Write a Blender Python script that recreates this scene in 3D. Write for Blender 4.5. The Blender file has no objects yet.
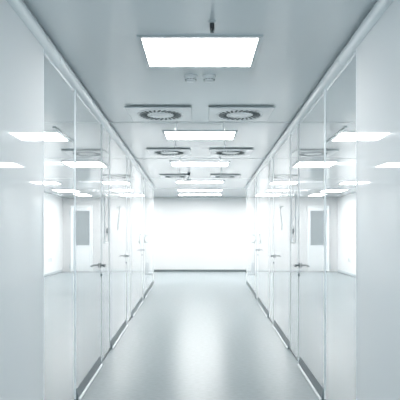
import bpy, bmesh, math, random
from mathutils import Vector, Matrix
random.seed(4)
S = bpy.context.scene
C = S.collection
PI = math.pi

# ---------------------------------------------------------------- dimensions
K = 0.026                  # the two glass walls splay apart by 2.6 cm per metre on each side
TH = math.atan(K)
EYE = 1.36
CEIL = 2.61
BACK = 17.6
GL = 0.905                 # glass line
OUT = 4.38                 # outer wall of each side room
NEAR = -.6

def W(side, s, d, z=0.0):
    return Vector((side * (s + K * d), d, z))
def RZ(side):
    return -side * TH

# ---------------------------------------------------------------- materials
def mat(name, col, rough=0.5, metal=0.0, spec=0.5, noise=None, bump=None, coat=0.0, rvar=True):
    m = bpy.data.materials.new(name); m.use_nodes = True
    nt = m.node_tree; b = nt.nodes['Principled BSDF']
    b.inputs['Base Color'].default_value = (*col, 1)
    b.inputs['Roughness'].default_value = rough
    b.inputs['Metallic'].default_value = metal
    b.inputs['Specular IOR Level'].default_value = spec
    b.inputs['Coat Weight'].default_value = coat; b.inputs['Coat Roughness'].default_value = .06; b.inputs['Coat IOR'].default_value = 1.8
    tc = nt.nodes.new('ShaderNodeTexCoord')
    if noise:
        sc, amt, stretch = noise
        mp = nt.nodes.new('ShaderNodeMapping'); mp.inputs['Scale'].default_value = stretch
        nz = nt.nodes.new('ShaderNodeTexNoise'); nz.inputs['Scale'].default_value = sc
        nz.inputs['Detail'].default_value = 6
        nt.links.new(tc.outputs['Object'], mp.inputs[0]); nt.links.new(mp.outputs[0], nz.inputs['Vector'])
        rp = nt.nodes.new('ShaderNodeValToRGB')
        rp.color_ramp.elements[0].position = .3; rp.color_ramp.elements[1].position = .7
        rp.color_ramp.elements[0].color = (*[c * (1 - amt) for c in col], 1)
        rp.color_ramp.elements[1].color = (*[min(1, c * (1 + amt * .6)) for c in col], 1)
        nt.links.new(nz.outputs['Fac'], rp.inputs[0]); nt.links.new(rp.outputs[0], b.inputs['Base Color'])
        mr = nt.nodes.new('ShaderNodeMapRange')
        mr.inputs['To Min'].default_value = max(0.02, rough - .06); mr.inputs['To Max'].default_value = rough + .08
        if rvar: nt.links.new(nz.outputs['Fac'], mr.inputs[0]); nt.links.new(mr.outputs[0], b.inputs['Roughness'])
    if bump:
        sc, st, stretch = bump
        mp = nt.nodes.new('ShaderNodeMapping'); mp.inputs['Scale'].default_value = stretch
        nz = nt.nodes.new('ShaderNodeTexNoise'); nz.inputs['Scale'].default_value = sc; nz.inputs['Detail'].default_value = 3
        bp = nt.nodes.new('ShaderNodeBump'); bp.inputs['Strength'].default_value = st; bp.inputs['Distance'].default_value = .01
        nt.links.new(tc.outputs['Object'], mp.inputs[0]); nt.links.new(mp.outputs[0], nz.inputs['Vector'])
        nt.links.new(nz.outputs['Fac'], bp.inputs['Height']); nt.links.new(bp.outputs[0], b.inputs['Normal'])
    return m

def glass(name, veil, gloss, col=(.86, .90, .92), tint=(.985, .985, .985)):
    m = bpy.data.materials.new(name); m.use_nodes = True
    nt = m.node_tree; nt.nodes.clear()
    out = nt.nodes.new('ShaderNodeOutputMaterial')
    tr = nt.nodes.new('ShaderNodeBsdfTransparent'); tr.inputs[0].default_value = (*tint, 1)
    df = nt.nodes.new('ShaderNodeBsdfDiffuse'); df.inputs[0].default_value = (*col, 1)
    tl = nt.nodes.new('ShaderNodeBsdfTranslucent'); tl.inputs[0].default_value = (*col, 1)
    gs = nt.nodes.new('ShaderNodeBsdfGlossy'); gs.inputs['Roughness'].default_value = .04
    gs.inputs[0].default_value = (.9, .95, .97, 1)
    a = nt.nodes.new('ShaderNodeMixShader'); a.inputs[0].default_value = .5
    nt.links.new(df.outputs[0], a.inputs[1]); nt.links.new(tl.outputs[0], a.inputs[2])
    b = nt.nodes.new('ShaderNodeMixShader'); b.inputs[0].default_value = veil
    nt.links.new(tr.outputs[0], b.inputs[1]); nt.links.new(a.outputs[0], b.inputs[2])
    c = nt.nodes.new('ShaderNodeMixShader'); c.inputs[0].default_value = gloss
    nt.links.new(b.outputs[0], c.inputs[1]); nt.links.new(gs.outputs[0], c.inputs[2])
    nt.links.new(c.outputs[0], out.inputs[0])
    return m

def emis(name, col, st):
    m = bpy.data.materials.new(name); m.use_nodes = True
    nt = m.node_tree; nt.nodes.clear()
    out = nt.nodes.new('ShaderNodeOutputMaterial'); e = nt.nodes.new('ShaderNodeEmission')
    e.inputs[0].default_value = (*col, 1); e.inputs[1].default_value = st
    nt.links.new(e.outputs[0], out.inputs[0])
    return m

M_floor = mat('epoxy_floor', (.265, .31, .325), .27, spec=.25, noise=(42, .07, (.45, 1, 1)), rvar=False, bump=(30, .10, (.5, 1, 1)))
M_ceil = mat('ceiling_enamel', (.59, .645, .667), .35, spec=.3, coat=1.0)
M_wall = mat('white_wall_paint', (.61, .622, .627), .45, spec=.4, noise=(.8, .02, (1, 1, 1)))
M_outer = mat('outer_wall_paint', (.80, .815, .82), .45, spec=.4)
M_white = mat('white_enamel', (.86, .89, .90), .2, spec=.6)
M_offwhite = mat('pale_grey_enamel', (.62, .68, .70), .35)
M_frame = mat('light_frame_grey', (.50, .55, .57), .35, metal=.3)
M_steel = mat('brushed_steel', (.40, .45, .47), .35, metal=.4, noise=(40, .08, (1, .05, 1)))
M_lip = mat('pale_steel_lip', (.66, .71, .725), .25, metal=.3)
M_cond = mat('conduit_enamel', (.74, .79, .81), .16, metal=.25)
M_bar = mat('diffuser_bar_grey', (.55, .61, .63), .4)
M_kick = mat('kick_plate_steel', (.14, .175, .19), .35, metal=.3)
M_dark = mat('dark_grey_metal', (.10, .125, .135), .4, metal=.4)
M_mid = mat('mid_grey_rubber', (.20, .25, .27), .5)
M_slot = mat('slot_shadow_grey', (.10, .125, .13), .6)
M_black = mat('black_plastic', (.03, .035, .04), .35)
M_mull = mat('mullion_grey', (.88, .91, .92), .35)
M_skirt = mat('skirting_grey', (.5, .56, .58), .4)
M_joint = mat('panel_joint', (.66, .71, .73), .4)
M_base = mat('dark_baseboard', (.12, .15, .155), .4)
M_decal = mat('grey_lettering', (.38, .43, .45), .5)
M_pane = mat('door_window_grey', (.19, .23, .245), .15, spec=.6)
M_gclear = glass('clear_glass', .05, .012)
M_gdoor = glass('door_glass', .22, .014, col=(.94, .95, .952))
M_gmilk = glass('milky_glass', .62, .008, col=(.965, .975, .978))
M_light = emis('light_diffuser', (1.0, .99, .982), 8.0)

# ---------------------------------------------------------------- mesh helpers
def box(bm, c, size, rot=None):
    vs = bmesh.ops.create_cube(bm, size=1)['verts']
    for v in vs:
        p = Vector((v.co.x * size[0], v.co.y * size[1], v.co.z * size[2]))
        if rot: p = rot @ p
        v.co = p + Vector(c)
    return vs
def bevel(bm, w, seg=2):
    bmesh.ops.bevel(bm, geom=bm.edges[:], offset=w, segments=seg, affect='EDGES', profile=.6)
def bbox(c, size, w=.004, seg=2):
    bm = bmesh.new(); box(bm, c, size); bevel(bm, w, seg); return bm
def cyl(bm, p0, p1, r, r2=None, seg=20):
    p0, p1 = Vector(p0), Vector(p1); ax = p1 - p0
    q = Vector((0, 0, 1)).rotation_difference(ax.normalized()).to_matrix().to_4x4()
    mtx = Matrix.Translation((p0 + p1) / 2) @ q
    bmesh.ops.create_cone(bm, cap_ends=True, segments=seg, radius1=r, radius2=r if r2 is None else r2, depth=ax.length, matrix=mtx)
def lathe(bm, prof, seg=28, c=(0, 0, 0)):
    rings = []
    for r, z in prof:
        rings.append([bm.verts.new((c[0] + r * math.cos(2 * PI * i / seg), c[1] + r * math.sin(2 * PI * i / seg), c[2] + z)) for i in range(seg)])
    for a, b in zip(rings, rings[1:]):
        for i in range(seg):
            bm.faces.new((a[i], a[(i + 1) % seg], b[(i + 1) % seg], b[i]))
    bm.faces.new(rings[0]); bm.faces.new(rings[-1])
def tube(bm, pts, r, seg=12):
    pts = [Vector(p) for p in pts]; rings = []
    for i, p in enumerate(pts):
        t = (pts[min(i + 1, len(pts) - 1)] - pts[max(i - 1, 0)]).normalized()
        up = Vector((0, 0, 1)) if abs(t.z) < .9 else Vector((1, 0, 0))
        a = t.cross(up).normalized(); b = a.cross(t).normalized()
        rings.append([bm.verts.new(p + r * (math.cos(2 * PI * k / seg) * a + math.sin(2 * PI * k / seg) * b)) for k in range(seg)])
    for x, y in zip(rings, rings[1:]):
        for k in range(seg):
            bm.faces.new((x[k], x[(k + 1) % seg], y[(k + 1) % seg], y[k]))
    bm.faces.new(rings[0]); bm.faces.new(rings[-1])
def prism(bm, prof, y0, y1, cut0=0, cut1=0):
    """profile in (x,z) swept along y; cut = extra inset of the points away from prof x of point 0"""
    a = [bm.verts.new((x, y0 + cut0 * z, z)) for x, z in prof]
    b = [bm.verts.new((x, y1 - cut1 * z, z)) for x, z in prof]
    n = len(prof)
    for i in range(n):
        bm.faces.new((a[i], a[(i + 1) % n], b[(i + 1) % n], b[i]))
    bm.faces.new(a); bm.faces.new(b)

def obj(name, bm, m, parent=None, loc=(0, 0, 0), rz=0.0, smooth=True):
    bmesh.ops.recalc_face_normals(bm, faces=bm.faces[:])
    me = bpy.data.meshes.new(name); bm.to_mesh(me); bm.free()
    me.materials.append(m)
    if smooth:
        for p in me.polygons: p.use_smooth = True
        me.set_sharp_from_angle(angle=math.radians(32))
    o = bpy.data.objects.new(name, me); C.objects.link(o)
    o.location = loc; o.rotation_euler = (0, 0, rz)
    if parent: o.parent = parent
    return o
def tag(o, label, cat, group=None, kind=None):
    o['label'] = label; o['category'] = cat
    if group: o['group'] = group
    if kind: o['kind'] = kind
    return o
def thing(name, label, cat, loc, rz=0.0, group=None, kind=None):
    o = bpy.data.objects.new(name, None); C.objects.link(o)
    o.empty_display_size = .1
    o.location = loc; o.rotation_euler = (0, 0, rz)
    return tag(o, label, cat, group, kind)
def dup(root, loc, rz, label, group=None):
    r = root.copy(); C.objects.link(r); r.location = loc; r.rotation_euler = (0, 0, rz); r['label'] = label
    if group: r['group'] = group
    for ch in list(root.children):
        c = ch.copy(); C.objects.link(c); c.parent = r
        for g in list(ch.children):
            e = g.copy(); C.objects.link(e); e.parent = c
    return r
SN = {-1: 'left', 1: 'right'}

# ---------------------------------------------------------------- room shell
XW = OUT + K * BACK + .25
bm = bmesh.new(); box(bm, (0, (NEAR + BACK) / 2, -.06), (2 * XW, BACK - NEAR, .12))
tag(obj('floor', bm, M_floor, smooth=False), 'glossy pale blue-grey epoxy floor of the clean corridor', 'floor', kind='structure')
bm = bmesh.new(); box(bm, (0, (NEAR + BACK) / 2, CEIL + .06), (2 * XW, BACK - NEAR, .12))
ceil = tag(obj('ceiling', bm, M_ceil, smooth=False), 'pale grey enamel panel ceiling with thin joints', 'ceiling', kind='structure')
bm = bmesh.new()
for d in (5.64, 8.4, 11.4, 14.0):
    box(bm, (0, d, CEIL - .0015), (2 * XW - .7, .012, .003))
obj('panel_joint', bm, M_joint, ceil, smooth=False)
bm = bmesh.new(); box(bm, (0, BACK + .06, CEIL / 2), (2 * XW, .12, CEIL + .24))
tag(obj('wall_back', bm, M_wall, smooth=False), 'bright white blank wall at the far end of the corridor', 'wall', kind='structure')
bm = bmesh.new(); box(bm, (0, BACK - .012, .04), (3.3, .024, .07)); bevel(bm, .004)
tag(obj('baseboard_back', bm, M_base), 'dark grey skirting strip along the foot of the far white wall', 'baseboard', kind='structure')
for sd in (-1, 1):
    bm = bmesh.new()
    L = (BACK - NEAR)
    box(bm, (sd * .06, L / 2, CEIL / 2), (.12, L / math.cos(TH), CEIL))
    w = obj('wall_outer_' + SN[sd], bm, M_outer, loc=W(sd, OUT, NEAR), rz=RZ(sd), smooth=False)
    tag(w, 'white outer wall of the %s side room seen through the glass' % SN[sd], 'wall', kind='structure')
    # pale skirting
    bm = bmesh.new(); box(bm, (-sd * .008, (15.1 + BACK) / 2, .05), (.016, BACK - 15.1 - .1, .07)); bevel(bm, .003)
    b = obj('baseboard_outer_' + SN[sd], bm, M_skirt, loc=W(sd, OUT, 0), rz=RZ(sd))
    tag(b, 'grey skirting at the foot of the %s side room outer wall' % SN[sd], 'baseboard', kind='structure')
    bm = bmesh.new(); x0 = 1.68; x1 = OUT + K * BACK - 1.15
    box(bm, (sd * (x0 + x1) / 2, BACK - .008, .045), (x1 - x0, .016, .05)); bevel(bm, .003)
    tag(obj('baseboard_inner_' + SN[sd], bm, M_skirt), 'pale grey skirting on the far wall behind the %s glass doors' % SN[sd], 'baseboard', kind='structure')

# ---------------------------------------------------------------- glass walls
# (d0, d1, kind): fixed panes and hinged glass leaves
FIX = [(-1.2, 1.4, 'm'), (1.4, 3.14, 'm'), (3.14, 4.04, 'c'), (5.30, 5.85, 'd'), (7.50, 8.05, 'd'), (10.10, 10.60, 'd'), (10.60, 13.35, 'd')]
DOORS = [(4.04, 5.30, 5.19), (5.85, 7.50, 7.33), (8.05, 10.10, 9.92)]
GTOP = 2.555
MG = {'m': M_gmilk, 'c': M_gclear, 'd': M_gdoor}

def rail(parent, sd, d0, d1, name='kick_rail'):
    bm = bmesh.new()
    o = -sd
    # tilted kick plate with a pale rounded lip at its foot
    prism(bm, [(o * .024, .002), (o * .024, .018), (o * .011, .096), (o * .008, .096), (o * .008, .002)], d0, d1)
    r = obj(name, bm, M_kick, parent); r['label'] = 'dark steel sloping kick plate'
    bm = bmesh.new()
    prism(bm, [(o * .0245, .002)] + [(o * (.0245 + .016 * math.cos(a)), .002 + .016 * math.sin(a)) for a in [PI / 2 * k / 6 for k in range(7)]], d0, d1)
    q = obj('lip', bm, M_lip, r); q['label'] = 'pale rounded lip'
    return r

def handle(parent, sd, v, z=1.03):
    bm = bmesh.new()
    for q in (-1, 1):
        cyl(bm, (q * .007, v, z), (q * .015, v, z), .026)
        cyl(bm, (q * .012, v, z), (q * .058, v, z), .0095)
        tube(bm, [(q * .055, v + .004, z), (q * .061, v - .004, z), (q * .064, v - .03, z), (q * .064, v - .125, z - .002)], .0095)
    h = obj('lever_handle', bm, M_dark, parent); h['label'] = 'dark metal lever handle'
    bm = bmesh.new()
    for q in (-sd,):
        cyl(bm, (q * .007, v, z - .10), (q * .017, v, z - .10), .016)
        box(bm, (q * .02, v, z - .10), (.008, .006, .02))
    k = obj('lock_cylinder', bm, M_dark, parent); k['label'] = 'dark lock cylinder below the lever'

nd = 0
for sd in (-1, 1):
    wl = thing('wall_' + SN[sd], 'fixed panes of the %s glass partition with slim grey mullions' % SN[sd], 'glass wall', W(sd, GL, 0), RZ(sd), kind='structure')
    for d0, d1, k in FIX:
        obj('glass_pane', bbox((0, (d0 + d1) / 2, GTOP / 2 + .006), (.012, d1 - d0 - .001, GTOP - .02), .002, 1), MG[k], wl, smooth=False)
    for d in (3.14, 4.04, 5.30, 5.85, 7.5, 8.05, 10.1, 10.6):
        obj('mullion', bbox((0, d, GTOP / 2), (.0135, .003, GTOP), .002, 1), M_mull, wl)
    obj('end_post', bbox((0, 13.37, GTOP / 2), (.03, .03, GTOP), .004), M_white, wl)
    rail(wl, sd, 10.4, 13.3)
    # thin floor channel under the fixed panes
    for d0, d1, k in FIX[:-1]:
        obj('floor_channel', bbox((0, (d0 + d1) / 2, .009), (.022, d1 - d0, .016), .002, 1), M_dark, wl)
    # stickers / faint lettering on the last pane
    for i, (d0, d1, hd) in enumerate(DOORS):
        nd += 1
        where = ['nearest', 'second', 'third'][i]
        dr = obj('door_%d' % nd, bbox((0, 0, GTOP / 2 + .02), (.014, d1 - d0 - .002, GTOP - .05), .002, 1), M_gdoor,
                 loc=W(sd, GL, (d0 + d1) / 2), rz=RZ(sd), smooth=False)
        tag(dr, '%s glass door in the %s partition with dark lever handle and sloping kick rail' % (where, SN[sd]), 'door', kind='structure')
        v = hd - (d0 + d1) / 2
        handle(dr, sd, v, 1.025)
        h = (d1 - d0) / 2
        rail(dr, sd, -h + .01, h - .17)
        o = -sd
        if i == 1:   # faint number on the second door
            bm = bmesh.new(); q = 6.55 - (d0 + d1) / 2
            tube(bm, [(o * .009, q - .16, 1.70), (o * .009, q + .10, 1.71), (o * .009, q + .05, 1.60), (o * .009, q - .06, 1.48), (o * .009, q - .07, 1.40)], .008, 6)
            c = obj('painted_number', bm, M_decal, dr); c['label'] = 'faint grey painted figure on the glass'
        if i == 2:   # faint letter
            bm = bmesh.new(); q = 9.6 - (d0 + d1) / 2
            pts = [(o * .009, q + .25 * math.cos(a), 1.25 + .085 * math.sin(a)) for a in [math.radians(x) for x in range(70, 275, 12)]]
            pts += [(o * .009, q + .16, 1.17)]
            tube(bm, pts, .008, 6)
            c = obj('painted_letter', bm, M_decal, dr); c['label'] = 'faint grey painted curved letter'
    bm = bmesh.new(); o = -sd
    pts = [(o * .008, 11.95, 1.32), (o * .008, 11.2, 1.32)] + [(o * .008, 11.0 + .45 * math.cos(a), 1.235 + .085 * math.sin(a)) for a in [math.radians(x) for x in range(100, 265, 15)]] + [(o * .008, 11.2, 1.15), (o * .008, 11.9, 1.15)]
    tube(bm, pts, .008, 6)
    c = obj('painted_letter', bm, M_decal, wl); c['label'] = 'faint grey letter C painted on the glass'
    # access panel on the narrow pane beside the first door
    ap = thing('access_panel', 'slim white access panel with dark button on the %s glass beside nearest door' % SN[sd], 'door control', W(sd, GL - .0065, 5.55, 1.25), RZ(sd))
    obj('panel_body', bbox((o * .0035, 0, .265), (.007, .28, .53), .002), M_gdoor, ap)
    bm = bmesh.new()
    for y in (-.137, .137): box(bm, (o * .0045, y, .265), (.009, .006, .53))
    for z in (.003, .527): box(bm, (o * .0045, 0, z), (.009, .268, .006))
    f = obj('panel_rim', bm, M_offwhite, ap, smooth=False); f['label'] = 'thin pale grey rim'
    bm = bmesh.new(); lathe(bm, [(.022, 0), (.022, .006), (.015, .010)], 20)
    for v in bm.verts: v.co = Vector((o * (v.co.z + .007), v.co.x * 1.3, v.co.y * 1.6 + .13))
    obj('button', bm, M_dark, ap)
    # conduit trim along the top of the glass
    tr = thing('trim_%d' % (1 if sd < 0 else 2), 'rounded pale conduit trim running along the top of the %s glass' % SN[sd], 'trim', W(sd, GL, 0, 0), RZ(sd), kind='structure')
    for d0, d1 in ((-1.2, 3.47), (3.47, 6.45), (6.45, 13.4)):
        bm = bmesh.new()
        prof = [(.046 * math.cos(a), 2.562 + .046 * math.sin(a)) for a in [2 * PI * k / 20 for k in range(20)]]
        prism(bm, prof, d0, d1)
        obj('conduit', bm, M_cond, tr)
    for d in (3.47, 6.45, 9.9):
        bm = bmesh.new()
        prof = [(.049 * math.cos(a), 2.562 + .0475 * math.sin(a)) for a in [2 * PI * k / 20 for k in range(20)]]
        prism(bm, prof, d - .035, d + .035)
        obj('coupling', bm, M_cond, tr)

# ---------------------------------------------------------------- ceiling lights
def light(w, l, label, loc, rz, group, bar=0):
    t = thing('ceiling_light', label, 'ceiling light', loc, rz, group)
    bm = bmesh.new(); f = .028; h = .012
    box(bm, (-w / 2 - f / 2, 0, -h / 2), (f, l + 2 * f, h)); box(bm, (w / 2 + f / 2, 0, -h / 2), (f, l + 2 * f, h))
    box(bm, (0, -l / 2 - f / 2, -h / 2), (w, f, h)); box(bm, (0, l / 2 + f / 2, -h / 2), (w, f, h))
    if bar:
        box(bm, (bar * (w / 2 + f + .012), -.06, -h / 2), (.03, l + .55, h + .012))
    obj('frame', bm, M_frame, t, smooth=False)
    obj('diffuser', bbox((0, 0, -.007), (w, l, .008), .003, 1), M_light, t, smooth=False)
    return t
rowname = ['nearest and largest', 'second', 'third', 'fourth', 'fifth', 'sixth and farthest']
CL = [(3.18, 3.72, .387), (6.13, 6.62, .447), (8.76, 9.25, .52), (11.98, 12.38, .58), (14.35, 14.9, .645), (16.0, 16.5, .70)]
for i, (a, b, hw) in enumerate(CL):
    light(2 * hw - .03, b - a, '%s glowing ceiling light panel over the corridor middle' % rowname[i], (0, (a + b) / 2, CEIL), 0, 'ceiling lights over the corridor')
SL1 = [(1.60, 2.20, 6.19, 6.72), (1.51, 2.17, 8.74, 9.42), (1.45, 2.08, 12.1, 12.7), (1.60, 2.18, 14.2, 14.9), (1.42, 2.18, 16.0, 16.8)]
SL2 = [(3.06, 3.75, 8.80, 9.42), (3.20, 3.82, 12.1, 12.7), (3.23, 3.86, 14.3, 15.1), (3.20, 3.62, 15.9, 16.8)]
o1 = ['nearest', 'second', 'third', 'fourth', 'farthest']; o2 = ['nearest', 'second', 'third', 'farthest']
for sd in (-1, 1):
    for nm, rows, od in (('inner', SL1, o1), ('outer', SL2, o2)):
        for i, (s0, s1, a, b) in enumerate(rows):
            light(s1 - s0, b - a, '%s ceiling light of the %s row behind the %s glass' % (od[i], nm, SN[sd]),
                  W(sd, (s0 + s1) / 2, (a + b) / 2, CEIL), RZ(sd), 'ceiling lights of the %s side room' % SN[sd], -sd if nm == 'inner' and i < 2 else 0)

# ---------------------------------------------------------------- swirl diffusers
def diffuser(label, loc, rz, group):
    t = thing('air_diffuser', label, 'air vent', loc, rz, group)
    w = .655
    bm = bmesh.new(); box(bm, (0, 0, -.0035), (.60, .56, .007))
    obj('plenum_neck', bm, M_offwhite, t, smooth=False)
    obj('face_plate', bbox((0, 0, -.013), (w - .01, .60, .012), .003, 1), M_white, t, smooth=False)
    bm = bmesh.new()
    box(bm, (0, -.307, -.0135), (w + .01, .012, .009)); bevel(bm, .002, 1)
    e = obj('edge_bar', bm, M_bar, t, smooth=False); e['label'] = 'grey front edge bar'
    # ring and radial swirl blades
    bm = bmesh.new()
    n = 24
    for k in range(n):
        a = 2 * PI * k / n
        R = Matrix.Rotation(a, 3, 'Z')
        r2 = R @ Matrix.Rotation(.35, 3, 'Z')
        box(bm, R @ Vector((.178, 0, -.0205)), (.080, .019, .005), r2)
    s = obj('swirl_slots', bm, M_slot, t, smooth=False); s['label'] = 'ring of dark radial swirl slots'
    bm = bmesh.new()
    for r0, r1 in ((.232, .240), (.112, .118)):
        segs = 48
        vs = [[bm.verts.new((r * math.cos(2 * PI * i / segs), r * math.sin(2 * PI * i / segs), z)) for i in range(segs)] for r, z in ((r0, -.0185), (r0, -.024), (r1, -.024), (r1, -.0185))]
        for j in range(4):
            A, B = vs[j], vs[(j + 1) % 4]
            for i in range(segs):
                bm.faces.new((A[i], A[(i + 1) % segs], B[(i + 1) % segs], B[i]))
    obj('ring', bm, M_white, t)
    bm = bmesh.new(); lathe(bm, [(.095, -.0185), (.092, -.023), (.02, -.027)], 32)
    obj('hub_disc', bm, M_white, t)
    return t
R_ = [(.277, 5.22), (.268, 7.68), (.262, 10.95)]
rn = ['nearest', 'middle row', 'farthest']
D0 = None
for sd in (-1, 1):
    for i, (s, d) in enumerate(R_):
        lab = '%s square swirl air diffuser on the corridor ceiling, %s of the lights' % (rn[i], SN[sd])
        if D0 is None: D0 = diffuser(lab, W(sd, s, d, CEIL), 0, 'swirl diffusers on the corridor ceiling')
        else: dup(D0, W(sd, s, d, CEIL), 0, lab)
    for i, d in enumerate((7.79, 11.1)):
        dup(D0, W(sd, 1.555, d, CEIL), 0, '%s swirl air diffuser on the ceiling behind the %s glass' % (['nearer', 'farther'][i], SN[sd]), 'swirl diffusers in the side rooms')
    # thin cables on the ceiling between the diffusers
    for i, (d0, d1) in enumerate(((5.56, 7.35), (8.02, 10.62))):
        bm = bmesh.new()
        n = 10
        pts = []
        for k in range(n + 1):
            t = k / n
            p = W(sd, .10 + .06 * t + .03 * math.sin(PI * t), d0 + (d1 - d0) * t, CEIL - .012 - .02 * math.sin(PI * t))
            pts.append(p - W(sd, .13, d0, CEIL))
        tube(bm, pts, .007, 8)
        c = obj('cable', bm, M_frame, loc=W(sd, .13, d0, CEIL))
        tag(c, 'thin grey cable from the %s %s air diffuser along the ceiling' % (SN[sd], ['nearest', 'middle'][i]), 'cable', 'thin cables along the ceiling')

# ---------------------------------------------------------------- detectors, sprinkler, sensor
for sd in (-1, 1):
    t = thing('smoke_detector', 'white round smoke detector behind the nearest light, %s of the pair' % SN[sd], 'smoke detector', (sd * .073, 3.98, CEIL), 0, 'pair of ceiling smoke detectors')
    bm = bmesh.new(); lathe(bm, [(.054, 0), (.054, -.012), (.048, -.016)], 32); obj('base', bm, M_white, t)
    bm = bmesh.new(); lathe(bm, [(.044, -.016), (.046, -.026), (.036, -.040), (.012, -.046)], 32); obj('cover', bm, M_offwhite, t)
    bm = bmesh.new()
    for k in range(12):
        a = 2 * PI * k / 12
        box(bm, (.0425 * math.cos(a), .0425 * math.sin(a), -.033), (.006, .015, .006), Matrix.Rotation(a, 3, 'Z'))
    obj('vent_slots', bm, M_slot, t)
t = thing('sprinkler_head', 'small dark sprinkler head with round rosette hanging nearest the camera', 'sprinkler', (.072, 2.96, CEIL))
bm = bmesh.new(); lathe(bm, [(.026, 0), (.025, -.005), (.012, -.010)], 24); obj('rosette', bm, M_frame, t)
bm = bmesh.new(); cyl(bm, (0, 0, -.008), (0, 0, -.042), .0135); obj('body', bm, M_black, t)
bm = bmesh.new()
for q in (-1, 1): tube(bm, [(q * .009, 0, -.036), (q * .011, 0, -.05), (q * .004, 0, -.060)], .0028, 8)
cyl(bm, (0, 0, -.040), (0, 0, -.060), .005); obj('yoke', bm, M_black, t)
bm = bmesh.new(); lathe(bm, [(.006, -.058), (.013, -.061), (.013, -.063), (.004, -.066)], 20); obj('deflector', bm, M_dark, t)
t = thing('ceiling_sensor', 'small grey pendant sensor on a thin rod near the farthest left diffuser', 'sensor', (-.235, 10.45, CEIL))
bm = bmesh.new(); lathe(bm, [(.03, 0), (.03, -.03), (.02, -.045)], 20); obj('mount', bm, M_dark, t)
bm = bmesh.new(); cyl(bm, (0, 0, -.045), (0, 0, -.115), .006); obj('rod', bm, M_white, t)
bm = bmesh.new(); lathe(bm, [(.018, -.115), (.045, -.128), (.048, -.148), (.03, -.168)], 20); obj('sensor_head', bm, M_frame, t)

# ---------------------------------------------------------------- far doors, outer doors, guards, outlets
for sd in (-1, 1):
    o = -sd
    # solid door with grey window, set in the far wall of the side room
    xa, xb = 3.36 + K * BACK, 4.03 + K * BACK
    xc = sd * (xa + xb) / 2; w = xb - xa; H = 2.27
    nd += 1
    dr = obj('door_%d' % nd, bbox((0, -.02, H / 2), (w, .04, H - .02), .004), M_white, loc=(xc, BACK, 0))
    tag(dr, 'white hinged door with grey window in the far wall behind the %s glass' % SN[sd], 'door', kind='structure')
    bm = bmesh.new(); f = .05
    box(bm, (-w / 2 - f / 2, -.03, (H + f) / 2), (f, .06, H + f)); box(bm, (w / 2 + f / 2, -.03, (H + f) / 2), (f, .06, H + f)); box(bm, (0, -.03, H + f / 2), (w, .06, f))
    bevel(bm, .003, 1); obj('door_frame', bm, M_white, dr)
    p = obj('window_pane', bbox((0, -.043, 1.535), (w - .13, .012, 1.20), .003, 1), M_pane, dr); p['label'] = 'grey window pane'
    bm = bmesh.new(); ww = w - .13
    for x in (-ww / 2 - .012, ww / 2 + .012): box(bm, (x, -.046, 1.535), (.024, .02, 1.25))
    for z in (.923, 2.147): box(bm, (0, -.046, z), (ww, .02, .024))
    obj('window_bead', bm, M_offwhite, dr, smooth=False)
    bm = bmesh.new()
    for z in (.12, .80): box(bm, (0, -.042, z), (ww, .008, .012))
    for x in (-ww / 2, ww / 2): box(bm, (x, -.042, .46), (.012, .008, .69))
    obj('lower_moulding', bm, M_offwhite, dr, smooth=False)
    for z in (.18, 2.05):
        bm = bmesh.new(); cyl(bm, (sd * (w / 2 + .085), -.02, z - .07), (sd * (w / 2 + .085), -.02, z + .07), .028)
        box(bm, (sd * (w / 2 + .05), -.045, z), (.07, .01, .1)); obj('hinge', bm, M_frame, dr)
    # flush door in the outer wall
    nd += 1
    a, b = 13.95, 15.08
    d2 = obj('door_%d' % nd, bbox((o * .012, 0, 1.085), (.024, b - a, 2.15), .004), M_offwhite, loc=W(sd, OUT, (a + b) / 2), rz=RZ(sd))
    tag(d2, 'pale grey flush door in the outer wall of the %s side room' % SN[sd], 'door', kind='structure')
    bm = bmesh.new()
    for y in (-(b - a) / 2 - .03, (b - a) / 2 + .03): box(bm, (o * .02, y, 1.10), (.04, .06, 2.20))
    box(bm, (o * .02, 0, 2.20), (.04, b - a + .12, .06)); bevel(bm, .003, 1)
    obj('door_frame', bm, M_white, d2)
    # white wall board beyond it
    t = thing('wall_outlet', 'small white socket plate low on the outer wall behind the %s glass' % SN[sd], 'outlet', W(sd, OUT, 15.95, .50), RZ(sd))
    obj('plate', bbox((o * .006, 0, 0), (.012, .42, .13), .004), M_white, t)
    bm = bmesh.new()
    bm.free()
    for y in (-.1, .1):
        bm = bmesh.new(); box(bm, (o * .013, y, 0), (.004, .10, .07)); obj('socket', bm, M_offwhite, t)
    # stainless corner guard beyond the end of the partition
    t = thing('corner_guard', 'short steel guard post on a base plate at the far end of the %s partition' % SN[sd], 'guard post', W(sd, 1.22, 16.2), 0)
    obj('upright', bbox((sd * .07, 0, .24), (.115, .05, .33), .006), M_steel, t)
    obj('base_plate', bbox((0, 0, .0405), (.27, .10, .075), .006), M_steel, t)

# ---------------------------------------------------------------- world, camera, colour
wd = bpy.data.worlds.new('World'); S.world = wd; wd.use_nodes = True
bg = wd.node_tree.nodes['Background']; bg.inputs[0].default_value = (.72, .86, .93, 1); bg.inputs[1].default_value = .78
cam = bpy.data.cameras.new('camera'); co = bpy.data.objects.new('camera', cam); C.objects.link(co)
co.location = (0, 0, EYE); co.rotation_euler = (PI / 2, 0, 0)
cam.sensor_width = 36; cam.lens = 45; cam.shift_y = 33 / 400; cam.clip_start = .05
S.camera = co
S.view_settings.view_transform = 'Standard'; S.view_settings.look = 'None'
S.view_settings.exposure = 1.52; S.view_settings.gamma = 1.0; S.view_settings.use_curve_mapping = False
